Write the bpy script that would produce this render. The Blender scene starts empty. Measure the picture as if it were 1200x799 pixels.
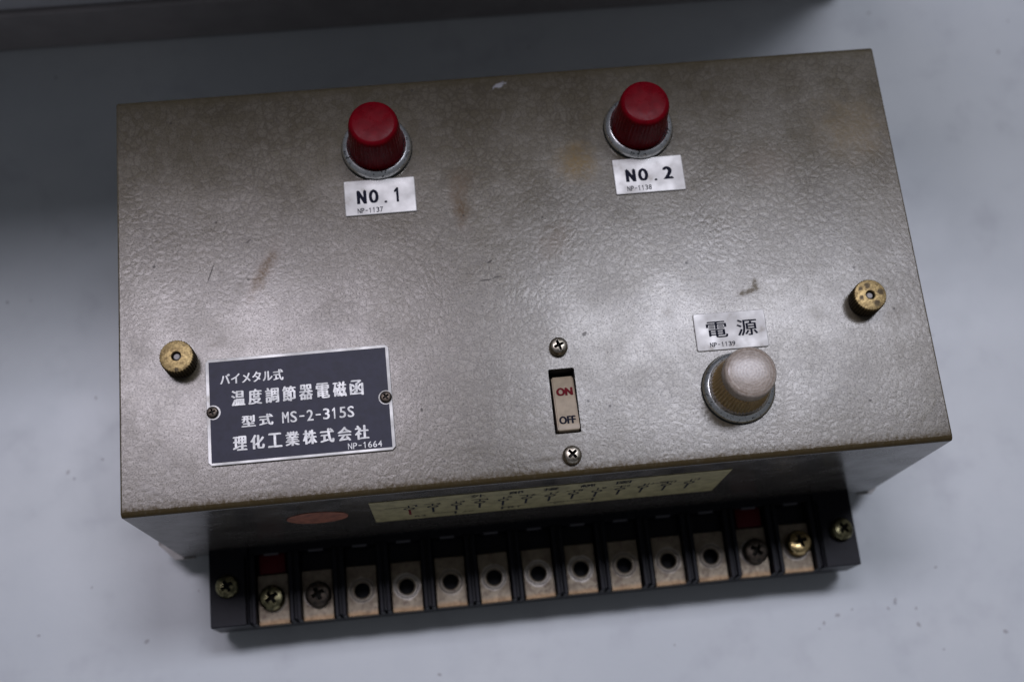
import bpy, bmesh, math, random
from mathutils import Vector, Matrix
random.seed(7)
S = bpy.context.scene
COL = S.collection

# ------------------------------------------------------------------ camera
# solved from the box's corners; metres, box top face at z = 0, front-left corner at the origin
cd = bpy.data.cameras.new('camera'); cam = bpy.data.objects.new('camera', cd); COL.objects.link(cam)
r = Vector((-0.30049491070938755, -0.04823011840893958, -0.0951959552249171))
t = Vector((-0.0914532156466107, 0.041331664102884365, 0.2964503644614841))
R = Matrix.Rotation(r.length, 3, r.normalized()) @ Matrix(((1, 0, 0), (0, -1, 0), (0, 0, -1)))
C = -(R.transposed() @ t)
M3 = Matrix((R[0], -R[1], -R[2])).transposed()
cam.matrix_world = Matrix.Translation(C) @ M3.to_4x4()
cd.sensor_width = 36.0
cd.lens = 1488.97 / 1200 * 36
cd.clip_start = 0.01; cd.clip_end = 50
cd.dof.use_dof = True
cd.dof.focus_distance = 0.305
cd.dof.aperture_fstop = 11.0
S.camera = cam

# ------------------------------------------------------------------ light and exposure
w = bpy.data.worlds.new('World'); S.world = w; w.use_nodes = True
bg = w.node_tree.nodes['Background']
bg.inputs['Color'].default_value = (0.68, 0.70, 0.80, 1); bg.inputs['Strength'].default_value = 0.13
def tube(name, loc, tgt, sx, sy, spread, power, col):
    """one ceiling tube behind a louvre: its light falls off away from the axis"""
    l = bpy.data.lights.new(name, 'AREA'); l.shape = 'RECTANGLE'; l.size = sx; l.size_y = sy
    l.spread = math.radians(spread); l.energy = power; l.color = col
    o = bpy.data.objects.new(name, l); COL.objects.link(o); o.location = loc
    z_ = (Vector(loc) - Vector(tgt)).normalized(); y_ = z_.cross(Vector((1, 0, 0))).normalized()   # long side along x
    o.rotation_euler = Matrix((y_.cross(z_), y_, z_)).transposed().to_euler()
    return o
tube('ceiling_lamp', (-0.37, 0.77, 2.5), (0.06, -0.12, 0), 0.92, 0.42, 40, 1.12, (0.975, 0.93, 1.09))
tube('ceiling_lamp', (0.76, 0.75, 2.5), (0.24, -0.10, 0), 0.94, 0.42, 40, 1.45, (0.87, 0.89, 1.04))
S.view_settings.view_transform = 'Standard'; S.view_settings.look = 'None'
S.view_settings.exposure = 0.0; S.view_settings.gamma = 1.0
S.view_settings.use_curve_mapping = False

TABLE_Z = -0.0795
W, D, H = 0.2, 0.10828, 0.068

# ------------------------------------------------------------------ material helpers
class NT:
    def __init__(s, name):
        s.m = bpy.data.materials.new(name); s.m.use_nodes = True
        s.t = s.m.node_tree; s.b = s.t.nodes['Principled BSDF']
        s.co = s.t.nodes.new('ShaderNodeTexCoord').outputs['Object']
    def set(s, **k):
        for n, v in k.items():
            i = s.b.inputs[n.replace('_', ' ')]
            if hasattr(v, 'is_linked'): s.t.links.new(v, i)
            else: i.default_value = (*v, 1) if isinstance(v, tuple) and len(v) == 3 else v
        return s
    def node(s, typ, ins=None, **attrs):
        n = s.t.nodes.new(typ)
        for a, v in attrs.items(): setattr(n, a, v)
        for k, v in (ins or {}).items():
            i = n.inputs[k]
            if hasattr(v, 'is_linked'): s.t.links.new(v, i)
            else: i.default_value = (*v, 1) if (isinstance(v, tuple) and len(v) == 3 and i.type == 'RGBA') else v
        return n
    def noise(s, scale, detail=4, rough=.55, co=None, dist=0):
        return s.node('ShaderNodeTexNoise', {'Vector': co or s.co, 'Scale': scale, 'Detail': detail, 'Roughness': rough, 'Distortion': dist}).outputs['Fac']
    def ramp(s, fac, a, b, lo=0.0, hi=1.0):
        return s.node('ShaderNodeMapRange', {'Value': fac, 'From Min': a, 'From Max': b, 'To Min': lo, 'To Max': hi}, interpolation_type='SMOOTHSTEP').outputs['Result']
    def math(s, op, a, b=0.0):
        return s.node('ShaderNodeMath', {0: a, 1: b}, operation=op).outputs[0]
    def mix(s, fac, a, b, mode='MIX'):
        n = s.t.nodes.new('ShaderNodeMix'); n.data_type = 'RGBA'; n.blend_type = mode
        for i, v in ((0, fac), (6, a), (7, b)):
            if hasattr(v, 'is_linked'): s.t.links.new(v, n.inputs[i])
            else: n.inputs[i].default_value = (*v, 1) if isinstance(v, tuple) else v
        return n.outputs[2]
    def bump(s, h, strength=.3, dist=.0002, prev=None):
        ins = {'Height': h, 'Strength': strength, 'Distance': dist}
        if prev is not None: ins['Normal'] = prev
        return s.node('ShaderNodeBump', ins).outputs['Normal']
    def xyz(s):
        n = s.node('ShaderNodeSeparateXYZ', {'Vector': s.co}); return n.outputs
    def blob(s, x, y, rx, ry, ang, wob=.6, scale=400, soft=.6):
        """a stain of its own shape: warped ellipse mask in object x/y"""
        mp = s.node('ShaderNodeMapping', {'Vector': s.co, 'Location': (x, y, 0), 'Rotation': (0, 0, math.radians(ang)), 'Scale': (rx, ry, 1)}, vector_type='TEXTURE').outputs[0]
        sp = s.node('ShaderNodeSeparateXYZ', {'Vector': mp}).outputs
        d = s.math('SQRT', s.math('ADD', s.math('MULTIPLY', sp[0], sp[0]), s.math('MULTIPLY', sp[1], sp[1])))
        d = s.math('ADD', d, s.math('MULTIPLY', s.math('SUBTRACT', s.noise(scale, 5, .7), .5), wob * 2))
        return s.ramp(d, 1.0 - soft, 1.0 + soft * .3, 1.0, 0.0)

# table
def table_mat():
    n = NT('grey_white_laminate')
    f = n.noise(14, 5, .6); sp = n.noise(420, 2, .5); sp2 = n.noise(60, 3, .6)
    c = n.mix(n.ramp(f, .35, .7), (.555, .59, .60), (.62, .65, .65))
    v = n.node('ShaderNodeTexVoronoi', {'Vector': n.co, 'Scale': 95.0, 'Randomness': 1.0}, feature='F1')
    dots = n.math('MULTIPLY', n.ramp(v.outputs['Distance'], .03, .065, 1, 0), n.ramp(n.noise(23, 2, .5), .50, .56))
    c = n.mix(n.math('MULTIPLY', dots, .55), c, (.16, .16, .18))
    sm = n.math('MULTIPLY', n.ramp(sp2, .52, .80), .35)
    c = n.mix(sm, c, (.40, .41, .44))
    for i, (x, y) in enumerate(((-0.0437, -0.0165), (-0.0131, -0.0212), (-0.0286, -0.0043), (-0.0272, 0.0527), (-0.0253, 0.0334), (0.1876, -0.0335), (0.1922, -0.0322), (0.1832, -0.0353), (0.2030, -0.0330), (0.2365, -0.0430), (0.2172, -0.0462), (0.2055, -0.0308), (0.2113, -0.0338), (0.2111, -0.0385), (0.1817, -0.0368), (0.2342, 0.1651), (0.2818, 0.1580), (0.2758, 0.1466), (0.1385, -0.0372), (0.0698, -0.0387), (0.2195, -0.0225), (-0.0355, 0.0304), (0.0021, -0.0082), )):
        q = (.0004, .0006, .0003, .0005)[i % 4]
        c = n.mix(n.math('MULTIPLY', n.blob(x, y, q * 1.5, q, i * 37, .5, 900, .5), .5), c, (.15, .12, .12))
    c = n.mix(n.ramp(n.noise(3000, 2, .5), .62, .8, 0, .25), c, (.34, .35, .38))
    rf = n.ramp(n.noise(30, 4, .6), .3, .7, .34, .48)
    n.set(Base_Color=c, Roughness=rf, Specular_IOR_Level=.5, Normal=n.bump(n.noise(900, 3, .6), .08, .0002))
    return n.m

def hammer(name='hammertone_paint', face='top'):
    n = NT(name)
    warp = n.node('ShaderNodeTexNoise', {'Vector': n.co, 'Scale': 420.0, 'Detail': 2.0})
    wv = n.node('ShaderNodeVectorMath', {0: warp.outputs['Color'], 1: (.5, .5, .5)}, operation='SUBTRACT').outputs[0]
    wv = n.node('ShaderNodeVectorMath', {0: wv, 'Scale': .0009}, operation='SCALE').outputs[0]
    w2 = n.node('ShaderNodeTexNoise', {'Vector': n.co, 'Scale': 55.0, 'Detail': 2.0})
    w2 = n.node('ShaderNodeVectorMath', {0: w2.outputs['Color'], 1: (.5, .5, .5)}, operation='SUBTRACT').outputs[0]
    wv = n.node('ShaderNodeVectorMath', {0: wv, 1: n.node('ShaderNodeVectorMath', {0: w2, 'Scale': .0045}, operation='SCALE').outputs[0]}, operation='ADD').outputs[0]
    co = n.node('ShaderNodeVectorMath', {0: n.co, 1: wv}, operation='ADD').outputs[0]
    v1 = n.node('ShaderNodeTexVoronoi', {'Vector': co, 'Scale': 530.0, 'Smoothness': .35}, feature='SMOOTH_F1')
    v2 = n.node('ShaderNodeTexVoronoi', {'Vector': co, 'Scale': 530.0}, feature='DISTANCE_TO_EDGE')
    v3 = n.node('ShaderNodeTexVoronoi', {'Vector': co, 'Scale': 1150.0}, feature='SMOOTH_F1')
    vr = n.node('ShaderNodeTexVoronoi', {'Vector': co, 'Scale': 530.0}, feature='F1')
    edge = n.math('POWER', n.ramp(n.math('ADD', v2.outputs['Distance'], n.math('MULTIPLY', n.math('SUBTRACT', n.noise(1500, 3, .6), .5), .10)), .0, .24, 1, 0), 1.4)
    big = n.noise(26, 5, .62); fine = n.noise(2600, 3, .7)
    cellv = n.node('ShaderNodeSeparateColor', {'Color': vr.outputs['Color']}).outputs[0]
    c = n.mix(n.ramp(big, .3, .72), (.108, .090, .055), (.142, .121, .080))
    c = n.mix(n.math('MULTIPLY', cellv, .20), c, (.28, .255, .22))
    c = n.mix(n.math('MULTIPLY', edge, n.ramp(n.noise(40, 3, .6), .36, .64, .16, .42)), c, (.055, .042, .026))
    c = n.mix(n.ramp(fine, .46, .66, 0, .62), c, (.05, .045, .04))
    sm = n.ramp(fine, .46, .66, 0, .62)
    sm = n.math('MAXIMUM', sm, n.math('MULTIPLY', edge, n.ramp(n.noise(33, 3, .6), .35, .7, .08, .30)))
    grain = n.ramp(n.noise(1300, 5, .8), .36, .62, .8, 2.1)
    # grime: stains with their own places and shapes
    brown = (.125, .085, .05); dark = (.13, .115, .09)
    for (x, y, rx, ry, a, col, k) in (
        (.036, .0585, .0022, .0085, -28, brown, .42), (.030, .054, .0020, .0065, -20, dark, .22),
        (.0860, .0720, .0022, .0075, 4, brown, .42), (.0870, .079, .0035, .0035, 0, brown, .28),
        (.1168, .0812, .0050, .0055, 10, (.22, .15, .06), .38), (.1090, .0600, .0035, .0060, -35, brown, .22),
        (.1560, .0425, .0034, .0011, 12, dark, .75), (.1577, .0440, .0009, .0022, -12, dark, .75),
        (.1720, .0350, .0030, .0030, 0, dark, .25), (.1915, .0330, .0045, .0050, 30, dark, .30),
        (.1350, .0385, .0022, .0030, 0, dark, .30), (.1010, .0046, .0050, .0008, 3, dark, .45),
        (.0230, .0325, .0010, .0050, 40, dark, .25), (.0240, .0410, .0040, .0018, 30, dark, .28),
        (.190, .0850, .0100, .0090, 0, (.20, .15, .08), .28), (.165, .0760, .0070, .0060, 0, brown, .18),
        (.0075, .0058, .0030, .0009, -35, (.30, .28, .26), .3), (.0090, .0045, .0030, .0006, -20, dark, .4)):
        m_ = n.math('MULTIPLY', n.blob(x, y, rx * 1.15, ry * 1.15, a, .9, 260, .9), n.math('MULTIPLY', grain, k)); c = n.mix(m_, c, col); sm = n.math('MAXIMUM', sm, m_)
    # dark scratches and pits
    for (x, y, rx, ry, a) in ((.0905, .0512, .0017, .0002, 4), (.0935, .0518, .0012, .0002, 8), (.0920, .0560, .0008, .0003, 30),
                              (.0324, .0668, .0009, .0002, 35), (.0245, .0725, .0003, .0004, 0), (.0228, .0590, .0002, .0028, -20),
                              (.0866, .0690, .0003, .0003, 0), (.1065, .0668, .0003, .0003, 0), (.0720, .0195, .0003, .0006, 10),
                              (.1135, .0350, .0008, .0005, 40), (.0140, .1010, .0004, .0003, 0), (.0320, .0565, .0004, .0003, 0)):
        m_ = n.math('MULTIPLY', n.blob(x, y, rx, ry, a, .25, 1500, .3), .75); c = n.mix(m_, c, (.05, .045, .04)); sm = n.math('MAXIMUM', sm, m_)
    # white paint smear
    c = n.mix(n.math('MULTIPLY', n.blob(.0993, .1050, .0022, .0007, 22, 1.6, 900, .5), .6), c, (.62, .63, .68))
    pits = n.node('ShaderNodeTexVoronoi', {'Vector': n.co, 'Scale': 150.0}, feature='F1')
    pm = n.math('MULTIPLY', n.ramp(pits.outputs['Distance'], .03, .085, 1, 0), n.ramp(n.noise(45, 2, .5), .50, .62))
    c = n.mix(n.math('MULTIPLY', pm, .8), c, (.06, .055, .05)); sm = n.math('MAXIMUM', sm, n.math('MULTIPLY', pm, .8))
    # thin, yellowed paint along the front fold; the bend's lost sheen painted in dark
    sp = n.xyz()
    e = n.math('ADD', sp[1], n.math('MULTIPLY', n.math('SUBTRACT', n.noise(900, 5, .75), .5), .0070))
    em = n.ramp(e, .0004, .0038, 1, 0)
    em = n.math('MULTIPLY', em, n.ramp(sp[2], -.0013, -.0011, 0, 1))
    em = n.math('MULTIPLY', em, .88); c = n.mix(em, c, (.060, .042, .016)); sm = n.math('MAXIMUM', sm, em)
    e2 = n.ramp(n.math('ADD', sp[1], n.math('MULTIPLY', n.noise(300, 4, .7), .002)), D - .0028, D - .0002, 0, 1)
    c = n.mix(n.math('MULTIPLY', e2, .5), c, (.10, .08, .04))
    dome = n.ramp(v2.outputs['Distance'], -.06, .50)
    h = n.math('ADD', dome, n.math('MULTIPLY', v3.outputs['Distance'], -.15))
    nm = n.bump(h, n.ramp(n.noise(22, 3, .5), .35, .65, .09, .16), .00006)
    nm = n.bump(fine, .05, .00008, nm)
    rg = n.ramp(n.noise(70, 4, .6), .3, .7, .17, .24)
    n.set(Base_Color=c, Metallic=.05, Roughness=rg, Specular_IOR_Level=n.math('MULTIPLY', n.math('SUBTRACT', 1.0, sm), .43), Coat_Weight=.0, Coat_Roughness=.28, Normal=nm)
    return n.m

def side_paint():
    n = NT('satin_grey_paint')
    warp = n.node('ShaderNodeMapping', {'Vector': n.co, 'Scale': (3, 3, 60)}).outputs[0]
    f = n.noise(6, 5, .6, co=warp); g = n.noise(90, 5, .65)
    c = n.mix(n.ramp(f, .35, .7), (.085, .076, .066), (.125, .115, .102))
    c = n.mix(n.ramp(g, .55, .8, 0, .4), c, (.12, .10, .085))
    n.set(Base_Color=c, Metallic=.35, Roughness=n.ramp(g, .3, .7, .18, .30), Specular_IOR_Level=.4, Coat_Weight=.06, Coat_Roughness=.1,
          Normal=n.bump(n.noise(700, 3, .6), .08, .0002))
    return n.m

def metal(name, col, rough=.3, spots=None, k=.0, scale=500, metallic=1.0, thr=(.5, .62), bump=.1):
    n = NT(name); g = n.noise(scale, 4, .65)
    c = n.mix(n.ramp(g, *thr, 0, k), col, spots or (.05, .05, .05))
    n.set(Base_Color=c, Metallic=metallic, Roughness=n.ramp(n.noise(scale * .5, 3), .3, .7, rough * .8, rough * 1.3), Normal=n.bump(g, bump, .0001))
    return n.m

def plain(name, col, rough=.5, metallic=0.0, bump=.05, scale=800, var=.12, spec=.5):
    n = NT(name); g = n.noise(scale, 4, .6)
    c = n.mix(n.ramp(g, .35, .7, 0, 1), col, tuple(max(0, x * (1 - var)) for x in col))
    n.set(Base_Color=c, Roughness=rough, Metallic=metallic, Specular_IOR_Level=spec, Normal=n.bump(g, bump, .0001)); return n.m

def red_lens():
    n = NT('red_translucent_plastic')
    g = n.noise(350, 4, .6)
    c = n.mix(n.ramp(g, .3, .75), (.25, .003, .011), (.18, .002, .008))
    n.set(Base_Color=c, Roughness=n.ramp(n.noise(500, 3), .3, .7, .25, .38), Specular_IOR_Level=.3, Transmission_Weight=.35, IOR=1.18, Normal=n.bump(g, .06, .0002))
    return n.m
def frosted():
    n = NT('frosted_clear_plastic')
    sp = n.xyz(); rr = n.math('SQRT', n.math('ADD', n.math('MULTIPLY', sp[0], sp[0]), n.math('MULTIPLY', sp[1], sp[1])))
    rings = n.math('SINE', n.math('MULTIPLY', rr, 9000.0)); g = n.noise(1500, 4, .7)
    c = n.mix(n.ramp(g, .35, .7), (.42, .33, .25), (.70, .60, .50))
    c = n.mix(n.math('MULTIPLY', n.ramp(rings, -.2, 1), .22), c, (.93, .90, .84))
    n.set(Base_Color=c, Roughness=.34, Transmission_Weight=.4, IOR=1.3, Coat_Weight=.35, Coat_Roughness=.16, Normal=n.bump(n.math('ADD', n.math('MULTIPLY', rings, .08), n.math('MULTIPLY', g, 2.0)), .30, .00010))
    return n.m
def amber_side():
    n = NT('amber_clear_plastic')
    g = n.noise(400, 4, .6)
    c = n.mix(n.ramp(g, .3, .75), (.90, .66, .30), (.74, .50, .20))
    n.set(Base_Color=c, Roughness=.22, Transmission_Weight=.6, IOR=1.45)
    return n.m
def brass(name, spots):
    n = NT(name); g = n.noise(900, 5, .7)
    c = n.mix(n.ramp(g, .38, .66), (.46, .34, .15), (.24, .17, .075))
    c = n.mix(n.ramp(n.noise(2600, 3, .7), .6, .75, 0, .6), c, (.62, .52, .30))
    for (x, y, q) in spots: c = n.mix(n.math('MULTIPLY', n.blob(x, y, q, q, 0, .5, 1100, .5), .85), c, (.06, .045, .03))
    # the knurled sides are much darker than the top face
    sp = n.xyz(); c = n.mix(n.ramp(sp[2], .0045, .0051, .9, 0), c, (.05, .038, .022))
    n.set(Base_Color=c, Metallic=.7, Roughness=n.ramp(g, .3, .7, .42, .56), Normal=n.bump(n.noise(1800, 4, .7), .45, .0002))
    return n.m
def plate_mat():
    n = NT('tarnished_nickel_plate')
    oi = n.node('ShaderNodeObjectInfo').outputs
    mp = n.node('ShaderNodeVectorMath', {0: n.co, 1: oi['Location']}, operation='ADD').outputs[0]
    off = n.node('ShaderNodeVectorMath', {0: mp, 1: n.node('ShaderNodeCombineXYZ', {0: oi['Random'], 1: 0.0, 2: 0.0}).outputs[0]}, operation='ADD').outputs[0]
    g = n.noise(260, 5, .65, co=off); g2 = n.noise(900, 4, .7, co=off)
    c = n.mix(n.ramp(g, .3, .7), (.25, .21, .15), (.15, .12, .082))
    c = n.mix(n.ramp(g2, .50, .72, 0, .75), c, (.14, .09, .075))
    sp = n.xyz()
    d = n.math('SQRT', n.math('ADD', n.math('MULTIPLY', sp[0], sp[0]), n.math('MULTIPLY', sp[1], sp[1])))
    dn = n.math('ADD', d, n.math('MULTIPLY', n.math('SUBTRACT', g, .5), .0016))
    ring = n.math('MULTIPLY', n.ramp(dn, .0024, .0028), n.ramp(dn, .0034, .0040, 1, 0))
    c = n.mix(n.math('MULTIPLY', ring, n.ramp(oi['Random'], 0, 1, .25, .75)), c, (.54, .50, .45))
    lo = n.ramp(n.math('ADD', sp[1], n.math('MULTIPLY', g, .002)), -.0055, -.0040, 1, 0)
    c = n.mix(n.math('MULTIPLY', lo, .7), c, (.24, .14, .06))
    n.set(Base_Color=c, Metallic=.55, Roughness=n.ramp(g2, .3, .7, .34, .52), Normal=n.bump(g2, .2, .0002))
    return n.m

M = dict(greybar=plain('grey_bay_bar', (.10, .10, .11), .4),
    recess_shade=plain('dark_recess_shade', (.03, .026, .02), .6, spec=.2),
    chromedark=metal('tarnished_chrome', (.85, .88, .86), .24, (.015, .015, .014), .97, 1900, 1.0, (.58, .64)),
    table=table_mat(), hammer=hammer(), side=side_paint(),
    alu=metal('brushed_aluminium', (.60, .59, .56), .5, (.27, .22, .15), .6, 260, .35, (.55, .8)),
    ink=plain('black_ink', (.012, .014, .026), .7, spec=.1), redink=plain('red_ink', (.15, .012, .018), .7, spec=.1),
    navy=plain('blue_grey_enamel', (.022, .023, .046), .40, 0, .1, 500, .3, .17),
    letter=metal('nameplate_letters', (.78, .78, .75), .5, (.30, .30, .34), .35, 1200, .15, (.52, .7)),
    chrome=metal('worn_chrome', (.78, .80, .79), .26, (.03, .03, .028), .95, 1500, .95, (.57, .63)),
    blackring=plain('black_oxide', (.03, .035, .033), .35, .4),
    screw=metal('dull_steel_screw', (.45, .41, .33), .30, (.10, .08, .05), .85, 900, 1.0, (.45, .65)),
    darkscrew=metal('blackened_screw', (.09, .072, .055), .42, (.02, .02, .02), .8, 900, .8),
    brassscrew=metal('yellow_zinc_screw', (.66, .50, .24), .24, (.18, .14, .07), .8, 700, 1.0, (.5, .65)),
    greenscrew=metal('tarnished_zinc_screw', (.34, .31, .17), .28, (.06, .06, .035), .85, 600, 1.0, (.42, .6)),
    bakelite=plain('black_bakelite', (.010, .010, .014), .34, 0, .12, 500, .3, .14),
    redcap=plain('dark_red_plastic', (.09, .003, .008), .5, spec=.15),
    plate=plate_mat(), rocker=plain('yellowed_ivory_plastic', (.44, .355, .245), .45, 0, .1, 350, .22),
    hole=plain('dark_interior', (.008, .008, .008), .8),
    paper=plain('aged_lacquered_paper', (.42, .37, .19), .5, 0, .1, 300, .35, .15),
    seal=plain('faded_red_seal', (.36, .13, .075), .6, 0, .1, 400, .5, .15),
    zinc=metal('zinc_plated_sheet', (.36, .345, .325), .55, (.15, .12, .09), .7, 260, .1, (.5, .7)),
    red=red_lens(), frost=frosted(), amber=amber_side(),
    brassL=brass('pitted_brass', [(.0000, -.0034, .0006)]),
    brassR=brass('spotted_brass', [(-.0004, .0025, .0009), (.0026, .0006, .0010), (.0012, -.0023, .0010), (-.0024, -.0006, .0007), (-.0022, .0018, .0006)]),
    wall=plain('grey_wall_paint', (.60, .60, .62), .5, 0, .05, 60), strip=plain('dark_rubber_skirting', (.36, .335, .33), .45, 0, .05, 100))

# ------------------------------------------------------------------ mesh helpers
def link(name, me, mat, parent=None, smooth=False, angle=35):
    for m in (mat if isinstance(mat, (list, tuple)) else [mat]): me.materials.append(M[m])
    o = bpy.data.objects.new(name, me); COL.objects.link(o)
    if smooth:
        me.polygons.foreach_set('use_smooth', [True] * len(me.polygons))
        me.set_sharp_from_angle(angle=math.radians(angle))
    if parent: o.parent = parent
    return o
def fin(bm, name):
    bmesh.ops.recalc_face_normals(bm, faces=bm.faces)
    me = bpy.data.meshes.new(name); bm.to_mesh(me); bm.free(); return me
def box(bm, x0, x1, y0, y1, z0, z1, bev=0, seg=2):
    b = bmesh.new(); bmesh.ops.create_cube(b, size=1)
    for v in b.verts: v.co = ((x0 + x1) / 2 + v.co.x * (x1 - x0), (y0 + y1) / 2 + v.co.y * (y1 - y0), (z0 + z1) / 2 + v.co.z * (z1 - z0))
    if bev: bmesh.ops.bevel(b, geom=b.edges[:], offset=bev, segments=seg, profile=.5, affect='EDGES')
    tmp = bpy.data.meshes.new('tmp'); b.to_mesh(tmp); b.free(); bm.from_mesh(tmp); bpy.data.meshes.remove(tmp)
def prism(bm, pts, z0, z1, bev=0):
    b = bmesh.new(); vs = [b.verts.new((x, y, z1)) for x, y in pts]; f = b.faces.new(vs)
    ex = bmesh.ops.extrude_face_region(b, geom=[f])
    for v in ex['geom']:
        if isinstance(v, bmesh.types.BMVert): v.co.z = z0
    bmesh.ops.recalc_face_normals(b, faces=b.faces)
    if bev:
        ed = [e for e in b.edges if all(abs(v.co.z - z1) < 1e-9 for v in e.verts)]
        bmesh.ops.bevel(b, geom=ed, offset=bev, segments=2, profile=.5, affect='EDGES')
    tmp = bpy.data.meshes.new('tmp'); b.to_mesh(tmp); b.free(); bm.from_mesh(tmp); bpy.data.meshes.remove(tmp)
def rrect(x0, x1, y0, y1, rad, seg=4):
    p = []
    for cx, cy, a in ((x1 - rad, y0 + rad, -90), (x1 - rad, y1 - rad, 0), (x0 + rad, y1 - rad, 90), (x0 + rad, y0 + rad, 180)):
        for i in range(seg + 1):
            b = math.radians(a + 90 * i / seg); p.append((cx + rad * math.cos(b), cy + rad * math.sin(b)))
    return p
def lathe(bm, prof, seg=48, flute=None, cx=0, cy=0, closed=False, mat=None):
    """prof: (r, z[, flute amount]); flute: count"""
    rings = []
    for q in prof:
        rr, z = q[0], q[1]; am = q[2] if len(q) > 2 else 0
        if rr < 1e-7: rings.append([bm.verts.new((cx, cy, z))]); continue
        ring = []
        for i in range(seg):
            a = 2 * math.pi * i / seg
            k = rr + (am * (math.cos(a * flute)) if flute else 0)
            ring.append(bm.verts.new((cx + k * math.cos(a), cy + k * math.sin(a), z)))
        rings.append(ring)
    pairs = list(zip(rings, rings[1:])) + ([(rings[-1], rings[0])] if closed else [])
    for j, (a, b) in enumerate(pairs):
        for i in range(seg):
            k = (i + 1) % seg
            if len(a) == 1 and len(b) == 1: continue
            if len(a) == 1: f = bm.faces.new((a[0], b[i], b[k]))
            elif len(b) == 1: f = bm.faces.new((a[i], a[k], b[0]))
            else: f = bm.faces.new((a[i], a[k], b[k], b[i]))
            if mat: f.material_index = mat[j]
DG = bpy.context.evaluated_depsgraph_get
def boolean(me, cutters):
    o = bpy.data.objects.new('t', me); COL.objects.link(o); cs = []
    for c in cutters:
        co = bpy.data.objects.new('c', c); COL.objects.link(co); cs.append(co)
        m = o.modifiers.new('b', 'BOOLEAN'); m.operation = 'DIFFERENCE'; m.solver = 'EXACT'; m.object = co
    bpy.context.view_layer.update()
    res = bpy.data.meshes.new_from_object(o.evaluated_get(DG()))
    for q in [o] + cs: bpy.data.objects.remove(q)
    return res
def text_mesh(body, x0, x1, y0, y1, z, bold=0.0, thick=.00005, cells=False, skew=0.0):
    """flat lettering fitted into a rectangle; cells=True sets the characters on an even pitch"""
    out = bmesh.new()
    def glyphs(s):
        if s == '1':
            q = new(); prism(q, [(.22, 0), (.38, 0), (.38, 1), (.26, 1), (0, .82), (0, .68), (.22, .80)], -.02, .02); return fin(q, 'one')
        cu = bpy.data.curves.new('t', 'FONT'); cu.body = s; cu.size = 1; cu.extrude = .02; cu.resolution_u = 3
        o = bpy.data.objects.new('t', cu); COL.objects.link(o); bpy.context.view_layer.update()
        me = bpy.data.meshes.new_from_object(o.evaluated_get(DG())); bpy.data.objects.remove(o); return me
    def put(me, a0, a1, b0, b1, ylim=None):
        if bold:
            d = bold * (a1 - a0) * 1.4
            for j, (ox, oz) in enumerate(((-d, 0), (0, 3e-6), (d, 6e-6), (0, 9e-6))):
                q = me.copy(); put1(q, a0 + d + ox, a1 - d + ox, b0 + d, b1 - d, ylim, oz, (d if j == 3 else 0) * .7); 
            bpy.data.meshes.remove(me)
        else: put1(me, a0, a1, b0, b1, ylim)
    def put1(me, a0, a1, b0, b1, ylim=None, oz=0, oy=0):
        xs = [v.co.x for v in me.vertices]; ys = [v.co.y for v in me.vertices]
        lx, hx = min(xs), max(xs); ly, hy = ylim or (min(ys), max(ys))
        for v in me.vertices:
            u = (v.co.x - lx) / (hx - lx); q = (v.co.y - ly) / (hy - ly)
            v.co = (a0 + u * (a1 - a0) + skew * q * (b1 - b0), b0 + oy + q * (b1 - b0), z + oz + (thick if v.co.z > 0 else 0))
        out.from_mesh(me); bpy.data.meshes.remove(me)
    if not cells: put(glyphs(body), x0, x1, y0, y1)
    else:
        ref = glyphs('H'); yl = (min(v.co.y for v in ref.vertices), max(v.co.y for v in ref.vertices)); bpy.data.meshes.remove(ref)
        n = len(body); pitch = (x1 - x0) / (n - .18); cw = pitch * .82
        for i, ch in enumerate(body):
            if ch == ' ': continue
            a = x0 + i * pitch
            if ch == '.': put(glyphs(ch), a + cw * .33, a + cw * .62, y0, y0 + (y1 - y0) * .17)
            elif ch == '-': put(glyphs(ch), a + cw * .12, a + cw * .88, y0 + (y1 - y0) * .42, y0 + (y1 - y0) * .56)
            elif ch == '1': put(glyphs(ch), a + cw * .16, a + cw * .60, y0, y1)
            elif ord(ch) < 128: put(glyphs(ch), a, a + cw, y0, y1, None if ch not in 'Q' else yl)
            else: put(glyphs(ch), a, a + cw, y0, y1)
    me = bpy.data.meshes.new('lettering'); out.to_mesh(me); out.free(); return me
def join(meshes, name):
    bm = bmesh.new()
    for m in meshes: bm.from_mesh(m); bpy.data.meshes.remove(m)
    me = bpy.data.meshes.new(name); bm.to_mesh(me); bm.free(); return me
def at(o, x, y, z=0, rz=0): o.location = (x, y, z); o.rotation_euler = (0, 0, math.radians(rz)); return o
def new(): return bmesh.new()

# ------------------------------------------------------------------ the setting
b = new(); box(b, -1.4, 1.7, -1.2, .60, TABLE_Z - .03, TABLE_Z)
o = link('table_surface', fin(b, 'table_surface'), 'table'); o['kind'] = 'structure'
b = new(); box(b, -1.4, .225, .1747, .202, TABLE_Z + .0215, .265, .002)  # only the foot is in view; height and right end shaped to shade the table
o = link('wall', fin(b, 'wall'), 'wall'); o['kind'] = 'structure'
b = new(); box(b, -1.4, .226, .1737, .2005, TABLE_Z + .0003, TABLE_Z + .0212, .0008)
o = link('skirting', fin(b, 'skirting'), 'strip'); o['kind'] = 'structure'

# ------------------------------------------------------------------ the control box
root = bpy.data.objects.new('control_box', None); COL.objects.link(root); root.location = (0, 0, 0)
root['label'] = 'grey hammertone metal control box with red and clear indicator lamps and a black terminal strip'
root['category'] = 'control box'

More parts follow.
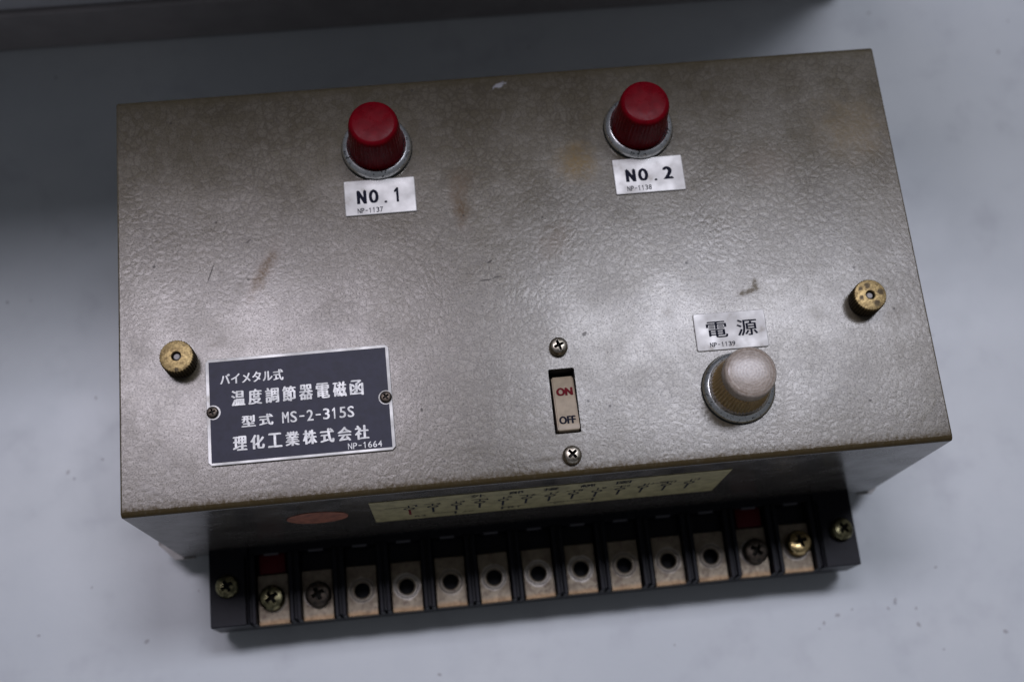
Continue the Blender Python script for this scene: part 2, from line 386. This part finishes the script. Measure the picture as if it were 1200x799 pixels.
# folded cover, open underneath, with the switch opening
b = new(); bmesh.ops.create_cube(b, size=1)
for v in b.verts: v.co = ((v.co.x + .5) * W, (v.co.y + .5) * D, (v.co.z - .5) * H)
top = [e for e in b.edges if all(v.co.z > -.001 for v in e.verts)]
ver = [e for e in b.edges if abs(e.verts[0].co.z - e.verts[1].co.z) > .01]
fr = [e for e in top if abs(e.verts[0].co.y - e.verts[1].co.y) < 1e-6]
sd = [e for e in top if e not in fr]
bmesh.ops.bevel(b, geom=fr, offset=.0013, segments=6, profile=.5, affect='EDGES')
ver = [e for e in b.edges if (abs(e.verts[0].co.z - e.verts[1].co.z) > .01) or (all(v.co.x < 1e-6 or v.co.x > W - 1e-6 for v in e.verts) and all(v.co.z > -.0020 for v in e.verts) and abs(e.verts[0].co.x - e.verts[1].co.x) < 1e-6)]
bmesh.ops.bevel(b, geom=ver, offset=.0005, segments=2, profile=.5, affect='EDGES')
outer = fin(b, 'cover')
c1 = new(); box(c1, .0012, W - .0012, .0012, D - .0012, -H - .01, -.0012); c1 = fin(c1, 'c1')
SWX0, SWX1, SWY0, SWY1 = .1035, .1099, .0104, .0267
c2 = new(); prism(c2, rrect(SWX0, SWX1, SWY0, SWY1, .0004), -.01, .01); c2 = fin(c2, 'c2')
me = boolean(outer, [c1, c2])
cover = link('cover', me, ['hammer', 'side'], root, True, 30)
for p in me.polygons:
    if max(abs(c) for c in p.normal) > .9999: p.use_smooth = False
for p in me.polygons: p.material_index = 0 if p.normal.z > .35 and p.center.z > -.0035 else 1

# chassis pan under the cover, with mounting ears
b = new(); box(b, .003, W - .003, .003, D - .003, TABLE_Z + .0002, -H + .004, .0006)
link('base_pan', fin(b, 'base_pan'), 'zinc', root)
def ear(name, pts):
    b = new(); prism(b, pts, -H - .0016, -H - .0001, .0002); return link(name, fin(b, name), 'zinc', root)
for y0, y1 in ((-.0004, .016), (D - .016, D + .0004)):
    lo, hi = y0 < 0, y0 > .05
    ear('mounting_ear', [(-.0066, y0 + (.0046 if lo else 0)), (-.0020, y0), (.0035, y0), (.0035, y1), (-.0020, y1), (-.0066, y1 - (.0046 if hi else 0))] if lo else
        [(-.0066, y0), (.0035, y0), (.0035, y1), (-.0020, y1), (-.0066, y1 - .0046)])
    ear('mounting_ear', [(W + .0044, y0 + .004), (W + .0044, y1), (W - .0035, y1), (W - .0035, y0), (W + .0008, y0)] if lo else
        [(W + .0044, y0), (W + .0044, y1 - .004), (W + .0008, y1), (W - .0035, y1), (W - .0035, y0)])

# phillips pan-head screw, unit radius; recess really cut
def screw_mesh(rad, h, recess=.55):
    b = new(); lathe(b, [(0, -h * .5), (rad, -h * .5), (rad, h * .18), (rad * .95, h * .55), (rad * .82, h * .82), (rad * .6, h * .94), (0, h)], 32)
    base = fin(b, 's'); cs = []
    for a in (0, 90):
        b = new(); L, wd, dz = rad * recess * 1.12, rad * .15, h * 1.15
        q = [(-L, -wd * 1.15, h * 1.2), (L, -wd * 1.15, h * 1.2), (L, wd * 1.15, h * 1.2), (-L, wd * 1.15, h * 1.2)]
        p = [(-L * .6, -wd * .8, h - dz), (L * .6, -wd * .8, h - dz), (L * .6, wd * .8, h - dz), (-L * .6, wd * .8, h - dz)]
        ca, sa = math.cos(math.radians(a)), math.sin(math.radians(a))
        vs = [b.verts.new((x * ca - y * sa, x * sa + y * ca, z)) for x, y, z in q + p]
        for f in ((0, 1, 2, 3), (4, 7, 6, 5), (0, 4, 5, 1), (1, 5, 6, 2), (2, 6, 7, 3), (3, 7, 4, 0)): b.faces.new([vs[i] for i in f])
        cs.append(fin(b, 'c'))
    me = boolean(base, cs)
    return me
def screw(name, parent, x, y, z, rad, h, mat, rz, tilt=None, label=None, recess=.55):
    me = screw_mesh(rad, h, recess); o = link(name, me, [mat, 'recess_shade'], parent, True, 30); at(o, x, y, z, rz)
    for p in me.polygons:                                       # shade of the cross recess, painted in with a dark material
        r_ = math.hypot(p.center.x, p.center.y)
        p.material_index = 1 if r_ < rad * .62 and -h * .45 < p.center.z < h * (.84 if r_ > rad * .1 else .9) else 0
    if tilt: o.rotation_euler = (math.radians(tilt[0]), math.radians(tilt[1]), math.radians(rz))
    if label: o['label'] = label
    return o
screw('panel_screw', root, .10665, .03205, .0006, .0023, .0019, 'screw', 20)
screw('panel_screw', root, .1069, .00485, .0006, .0023, .0019, 'screw', 40)

# nameplate
b = new(); c = .0008
x0, x1, y0, y1 = .02085, .0652, .0102, .0365
prism(b, [(x0 + c, y0), (x1 - c, y0), (x1, y0 + c), (x1, y1 - c), (x1 - c, y1), (x0 + c, y1), (x0, y1 - c), (x0, y0 + c)], .00005, .0007, .0001)
npl = link('nameplate', fin(b, 'nameplate'), 'alu', root)
npl['label'] = 'blue-grey nameplate with Japanese lettering and MS-2-315S'
b = new()
pts = []
ix0, ix1, iy0, iy1 = .02168, .06440, .01085, .03575
def arcpts(cx, cy, rad, a0, a1, n=10): return [(cx + rad * math.cos(math.radians(a0 + (a1 - a0) * i / n)), cy + rad * math.sin(math.radians(a0 + (a1 - a0) * i / n))) for i in range(n + 1)]
sy = .0232; rr_ = .0018; lx, rx_ = .0224, .0637
dl = math.degrees(math.acos((lx - ix0) / rr_)); dr = math.degrees(math.acos((ix1 - rx_) / rr_))
pts = [(ix0, iy0), (ix1, iy0)] + arcpts(rx_, sy, rr_, -dr, -360 + dr) + [(ix1, iy1), (ix0, iy1)] + arcpts(lx, sy, rr_, 180 - dl, -180 + dl)
prism(b, pts, .0006, .00074)
link('enamel_field', fin(b, 'enamel_field'), 'navy', npl)
L = [text_mesh('バイメタル式', .0243, .0395, .0297, .0326, .00075, .004, .00008),
     text_mesh('温度調節器電磁函', .0268, .0585, .0242, .0282, .00075, .030, .00008, True),
     text_mesh('型式', .0290, .0366, .0188, .0218, .00075, .028, .00008, True),
     text_mesh('MS-2-315S', .0387, .0559, .0190, .0218, .00075, .030, .00008, True),
     text_mesh('理化工業株式会社', .0268, .0591, .0132, .0169, .00075, .032, .00008, True),
     text_mesh('NP-1664', .0539, .0620, .0112, .0127, .00075, .010, .00008, True)]
link('lettering', join(L, 'lettering'), 'letter', npl)
screw('nameplate_screw', npl, .0223, .0232, .0009, .00145, .0008, 'darkscrew', 15)
screw('nameplate_screw', npl, .0637, .0232, .0009, .00145, .0008, 'darkscrew', 30)

# small aluminium legend plates
def legend(label, x0, x1, y0, y1, rz, texts, corner=.0003):
    b = new(); prism(b, rrect(x0, x1, y0, y1, corner, 3), .00005, .0005, .00018)
    o = link('legend_plate', fin(b, 'legend_plate'), 'alu', root); o['label'] = label
    cx, cy = (x0 + x1) / 2, (y0 + y1) / 2
    Ls = [text_mesh(s, a0, a1, b0, b1, .00051, bd, .00004, True) for s, a0, a1, b0, b1, bd in texts]
    link('lettering', join(Ls, 'lettering'), 'ink', o)
    m = Matrix.Translation((cx, cy, 0)) @ Matrix.Rotation(math.radians(rz), 4, 'Z') @ Matrix.Translation((-cx, -cy, 0))
    o.matrix_local = m
    return o
legend('small aluminium plate reading NO.1', .0570, .0750, .0711, .0807, 0, [('NO.1', .0601, .0717, .0739, .0780, .075), ('NP-1137', .0601, .0665, .0716, .0730, .02)])
legend('small aluminium plate reading NO.2', .1260, .1441, .0711, .0809, 0, [('NO.2', .1290, .1413, .0741, .0780, .075), ('NP-1138', .1290, .1353, .0718, .0732, .02)])
legend('small aluminium plate with black Japanese characters', .1408, .1588, .0277, .0374, -.5, [('電', .1437, .1490, .0308, .0351, .010), ('源', .1513, .1565, .0308, .0351, .010), ('NP-1139', .1441, .1504, .0285, .0297, .02)], .0005)

# indicator lamps: bezel, gasket, lens
def lamp(label, x, y, kind, rz=0):
    b = new()
    lathe(b, [(.0086, .0004), (.00895, .0010), (.0088, .0017), (.0083, .0023), (.0076, .0025), (.0071, .0021), (.0070, .0003)], 64)
    o = link('indicator_lamp', fin(b, 'indicator_lamp'), 'chrome' if kind == 'red' else 'chromedark', root, True, 40); at(o, x, y, 0, rz); o['label'] = label
    b = new(); lathe(b, [(.0060, .0001), (.0091, .0001), (.0091, .0004), (.0088, .0007), (.0060, .0010)], 64)
    link('gasket', fin(b, 'gasket'), 'blackring', o, True, 40)
    b = new()
    if kind == 'red':
        lathe(b, [(.00685, .0008), (.0069, .0026), (.00685, .0036, .00006), (.0065, .0085, .00008), (.00620, .0132, .00008), (.00605, .0139), (.0057, .01445), (.0050, .01462), (.0026, .01468), (0, .0147)], 240, 40)
        lathe(b, [(0, .0132), (.0048, .0130), (.0052, .0122), (.0056, .0030), (.0056, .0008)], 240)
        link('lens', fin(b, 'lens'), 'red', o, True, 50)
    else:
        P = [(.0069, .0008), (.00715, .0024), (.0071, .0030), (.00690, .0032, .00018), (.0064, .0070, .00020), (.00595, .0106, .00018), (.00600, .0109), (.00622, .0114), (.00620, .0141), (.0061, .0146), (.0058, .0149), (.0050, .01505), (.0022, .01515), (0, .0152)]
        mt = [0, 0, 0, 1, 1, 0, 0, 0, 0, 0, 0, 0, 0]
        lathe(b, P, 288, 48, mat=mt)
        lathe(b, [(0, .0128), (.0046, .0126), (.0050, .0112), (.0055, .0030), (.0055, .0008)], 288)
        link('lens', fin(b, 'lens'), ['frost', 'amber'], o, True, 50)
    b = new(); lathe(b, [(0, .0060), (.0022, .0056), (.0027, .0035), (.0030, .0008), (.0068, .0004)], 32)
    link('bulb', fin(b, 'bulb'), 'alu' if kind != 'red' else 'alu', o, True, 50)
    return o
lamp('red indicator lamp above the NO.1 plate', .0661, .0894, 'red', 10)
lamp('red indicator lamp above the NO.2 plate', .1340, .0894, 'red', 70)
lamp('clear frosted indicator lamp with yellowed sides', .14935, .0177, 'clear', 0)

# rocker switch in its opening
b = new()
for a in ((SWX0 - .002, SWX0 + .0001, SWY0 - .003, SWY1 + .003), (SWX1 - .0001, SWX1 + .002, SWY0 - .003, SWY1 + .003), (SWX0 - .002, SWX1 + .002, SWY0 - .003, SWY0 + .0001), (SWX0 - .002, SWX1 + .002, SWY1 - .0001, SWY1 + .003)):
    box(b, *a, -.0060, -.00125)
box(b, SWX0 - .003, SWX1 + .003, SWY0 - .004, SWY1 + .004, -.020, -.0055)
sw = link('rocker_switch', fin(b, 'rocker_switch'), 'hole', root)
b = new()                                                    # tilted rocker with a curled lower lip
prof = [(.0111, -.0045), (.01085, -.0002), (.0112, .0004), (.0118, .0005), (.0130, .0002), (.0180, -.0009), (.0243, -.0019), (.0252, -.0024), (.0255, -.0035), (.0256, -.0045)]
rx0, rx1 = .10425, .10965
va = [b.verts.new((rx0, y, z)) for y, z in prof]; vb = [b.verts.new((rx1, y, z)) for y, z in prof]
for i in range(len(prof) - 1): b.faces.new((va[i], va[i + 1], vb[i + 1], vb[i]))
b.faces.new(va); b.faces.new(vb[::-1]); b.faces.new((va[0], vb[0], vb[-1], va[-1]))
bmesh.ops.recalc_face_normals(b, faces=b.faces)
ed = [e for e in b.edges if (e.verts[0].co.x == e.verts[1].co.x) and max(v.co.z for v in e.verts) > -.0045]
bmesh.ops.bevel(b, geom=ed, offset=.0003, segments=2, affect='EDGES')
link('rocker', fin(b, 'rocker'), 'rocker', sw, True, 40)
def onrock(me):
    for v in me.vertices:
        y = v.co.y; t_ = (y - .0130) / (.0243 - .0130)
        v.co.z += .0002 + (-.0019 - .0002) * t_ + (0.00001 if y < .018 else .00003)
    return me
a = onrock(text_mesh('ON', .1050, .1091, .0200, .0223, .00002, .03, .00003)); link('lettering', a, 'redink', sw)['label'] = 'red ON lettering'
a = onrock(text_mesh('OFF', .1048, .1089, .0126, .0148, .00004, .022, .00003)); link('lettering', a, 'ink', sw)['label'] = 'black OFF lettering'

# knurled brass thumb nuts
def nut(x, y, mat, rz, label):
    b = new(); n = 36; seg = n * 4
    def ring(rad, z, kn):
        return [b.verts.new(((rad - (kn if (i % 4) > 1 else 0)) * math.cos(2 * math.pi * i / seg), (rad - (kn if (i % 4) > 1 else 0)) * math.sin(2 * math.pi * i / seg), z)) for i in range(seg)]
    R_ = [ring(.0040, .0002, .00025), ring(.0041, .0006, .00028), ring(.0041, .0050, .00028), ring(.00395, .0054, .0001), ring(.0037, .0055, 0), ring(.00125, .0055, 0), ring(.00115, .0054, 0), ring(.00115, .0040, 0)]
    for a_, c_ in zip(R_, R_[1:]):
        for i in range(seg): k = (i + 1) % seg; b.faces.new((a_[i], a_[k], c_[k], c_[i]))
    o = link('thumb_nut', fin(b, 'thumb_nut'), mat, root, True, 30); at(o, x, y, 0, rz); o['label'] = label
    b = new(); lathe(b, [(0, .0048), (.0006, .0048), (.00085, .0045), (.00085, -.002)], 20)
    link('stud', fin(b, 'stud'), 'zinc', o, True, 40)
    b = new(); lathe(b, [(0, .0001), (.0032, .0001), (.0032, .0003), (0, .0003)], 32)
nut(.01495, .03665, 'brassL', 0, 'pitted brass thumb nut')
nut(.1845, .0370, 'brassR', 0, 'brass thumb nut with dark spots')

# wiring sticker and seal on the front face
b = new()
def quad(b, pts):
    b.faces.new([b.verts.new(p) for p in pts])
def fbox(b, x0, x1, z0, z1, y0=-.0002, y1=-.00005): box(b, x0, x1, y0, y1, z0, z1)
fbox(b, .0571, .1473, -.0384, -.0101, -.00016, -.00004)
st = link('wiring_sticker', fin(b, 'wiring_sticker'), 'paper', root)
def face_text(s, x0, x1, z0, z1, bold=0, cells=False):
    me = text_mesh(s, x0, x1, z0, z1, 0, bold, .00002, cells)
    for v in me.vertices: v.co = (v.co.x, -.00018 - v.co.z, v.co.y)
    return me
Ls = []
for s, cx in zip('外部接続図', (.0840, .0935, .1022, .1115, .1205)): Ls.append(face_text(s, cx - .0019, cx + .0019, -.0156, -.0120, .01))
b = new()
def bar(x0, x1, z0, z1): fbox(b, x0, x1, z0, z1, -.00021, -.00018)
xs = [.0665 + i * .0060 for i in range(13)]
for i, x in enumerate(xs):
    for k in range(12):                                     # terminal circle
        a0, a1 = 2 * math.pi * k / 12, 2 * math.pi * (k + 1) / 12
        v = [b.verts.new((x + q * math.cos(a), -.00021, -.0225 + q * math.sin(a))) for a, q in ((a0, .0015), (a1, .0015), (a1, .0010), (a0, .0010))]
        b.faces.new(v)
    if i: bar(x - .00030, x + .00030, -.0305, -.0240)
    bar(x - .00020, x + .00020, -.0210, -.0183)
    if i % 2: bar(x - .0022, x + .0008, -.0187, -.0184)
    Ls.append(face_text(str(i + 1), x + .0009, x + .0022, -.0202, -.0180))
for x0, x1, z in ((.0605, .0665, -.0196), (.0725, .0785, -.0330), (.0905, .0965, -.0330), (.1025, .1145, -.0330), (.1265, .1325, -.0196)): bar(x0, x1, z - .0002, z + .0001)
for x in (.0782, .0905, .1145): bar(x - .0003, x + .0003, -.0360, -.0325)
for s, x in (('AC', .0815), ('R1', .0935), ('C', .1055), ('R2', .0690)): Ls.append(face_text(s, x - .0015, x + .0015, -.0355, -.0335))
Ls.append(fin(b, 'd'))
link('diagram', join(Ls, 'diagram'), 'ink', st)
b = new(); fbox(b, xs[0] - .00032, xs[0] + .00032, -.0315, -.0240, -.00022, -.00018); link('diagram', fin(b, 'diagram'), 'redink', st)['label'] = 'short red mark'
b = new()
lathe(b, [(.0001, 0), (.0077, 0), (.0077, .0001), (.0001, .0001)], 40)
me = fin(b, 'seal'); me.transform(Matrix.Rotation(math.radians(90), 4, 'X'))
o = link('seal_sticker', me, 'seal', root); o.location = (.0433, -.00005, -.0235)

# terminal strip
PITCH = .01234; X0T = .10 - 6 * PITCH; ZT = -.060; YF = -.0214
bx0, bx1 = .0088, .1912
b = new()
box(b, bx0, bx1, YF, .0006, -.0745, -.0668, .0003)
tb = link('terminal_block', fin(b, 'terminal_block'), 'bakelite', root)
def bk(name, x0, x1, y0, y1, z0, z1, bev=.0003):
    b = new(); box(b, x0, x1, y0, y1, z0, z1, bev); return link(name, fin(b, name), 'bakelite', tb)
half = .0046
bk('end_block', bx0 + .00001, X0T - PITCH / 2 - .0003, YF + .00001, .0005, -.0669, ZT)
bk('end_block', X0T + 12.5 * PITCH + .0003, bx1 - .00001, YF + .00001, .0005, -.0669, ZT)
bk('rear_rail', X0T - PITCH / 2 - .0002, X0T + 12.5 * PITCH + .0002, -.0022, .0005, -.0669, ZT - .0008)
for i in range(13):                                          # grey bars added for the pale marks at the back of each bay
    b = new(); box(b, -.0021, .0021, -.0027, -.0021, -.0622, -.0606, .0002)
    o = link('bay_bar', fin(b, 'bay_bar'), 'greybar', tb); o.location = (X0T + i * PITCH, 0, 0)
# barriers, each a double ridge with a groove
b = new(); t_ = .00155
for s in (-1, 1): box(b, *(sorted((s * .0004, s * t_))), YF - .0000, -.0022, -.0669, ZT, .00025)
box(b, -.0005, .0005, YF + .0008, -.0022, -.0669, ZT - .0011)
bar_me = fin(b, 'barrier')
for i in range(14):
    o = bpy.data.objects.new('barrier', bar_me); COL.objects.link(o); o.parent = tb; o.location = (X0T + (i - .5) * PITCH, 0, 0)
bar_me.materials.append(M['bakelite'])
# lower step behind each plate
b = new()
for i in range(13): box(b, X0T + i * PITCH - half, X0T + i * PITCH + half, -.0080, -.0021, -.0669, -.0648, .0003)
link('floor_step', fin(b, 'floor_step'), 'bakelite', tb)
# clamping plates with real holes, front lip folded down
PY = -.0147
b = new(); box(b, -.0043, .0043, -.00695, .0069, -.0008, 0, .0002, 1); box(b, -.0042, .0042, -.00690, -.0061, -.0026, -.0007, .0001, 1)
pm0 = fin(b, 'plate'); c = new(); lathe(c, [(0, -.004), (.00215, -.004), (.00215, .004), (0, .004)], 28); pm = boolean(pm0, [fin(c, 'c')])
ring = new(); ring.from_mesh(pm)
lathe(ring, [(.00212, .00002), (.0024, .00022), (.0030, .00018), (.0033, .00001)], 28)
pm = fin(ring, 'terminal_plate')
pm.materials.append(M['plate'])
for i in range(13):
    o = bpy.data.objects.new('terminal_plate', pm); COL.objects.link(o); o.parent = tb
    o.location = (X0T + i * PITCH + random.uniform(-.0002, .0002), PY + random.uniform(-.0001, .0001), -.0628)
    o.rotation_euler = (0, 0, math.radians(random.uniform(-.8, .8)))
for i in range(13):
    if i in (0, 1, 11, 12): continue
def tscrew(i, dx, dy, mat, rz, lab, tilt=None, z=-.0617):
    o = screw('terminal_screw', tb, X0T + i * PITCH + dx, PY + dy, z, .0036, .0022, mat, rz, tilt, lab, .5)
    return o
tscrew(0, -.0003, .0002, 'greenscrew', 35, 'tarnished yellowish terminal screw')
tscrew(1, .0001, .0000, 'darkscrew', 25, 'blackened terminal screw')
tscrew(11, .0004, .0000, 'darkscrew', 50, 'black terminal screw beside a red cap')
tscrew(12, .0004, .0010, 'brassscrew', 15, 'shiny loose yellow terminal screw', (-8, 7), -.0605)
screw('mounting_screw', tb, .0138, -.0104, ZT + .0002, .0033, .0016, 'greenscrew', 30, recess=.5)
screw('mounting_screw', tb, .1870, -.0112, ZT + .0008, .0033, .0018, 'greenscrew', 40, (4, 14), recess=.5)
for i in (0, 11):
    b = new(); box(b, -.0037, .0037, -.0028, .0028, -.0012, 0, .0004)
    o = link('insulating_cap', fin(b, 'insulating_cap'), 'redcap', tb, True, 35); o.location = (X0T + i * PITCH, -.0048, -.0625)
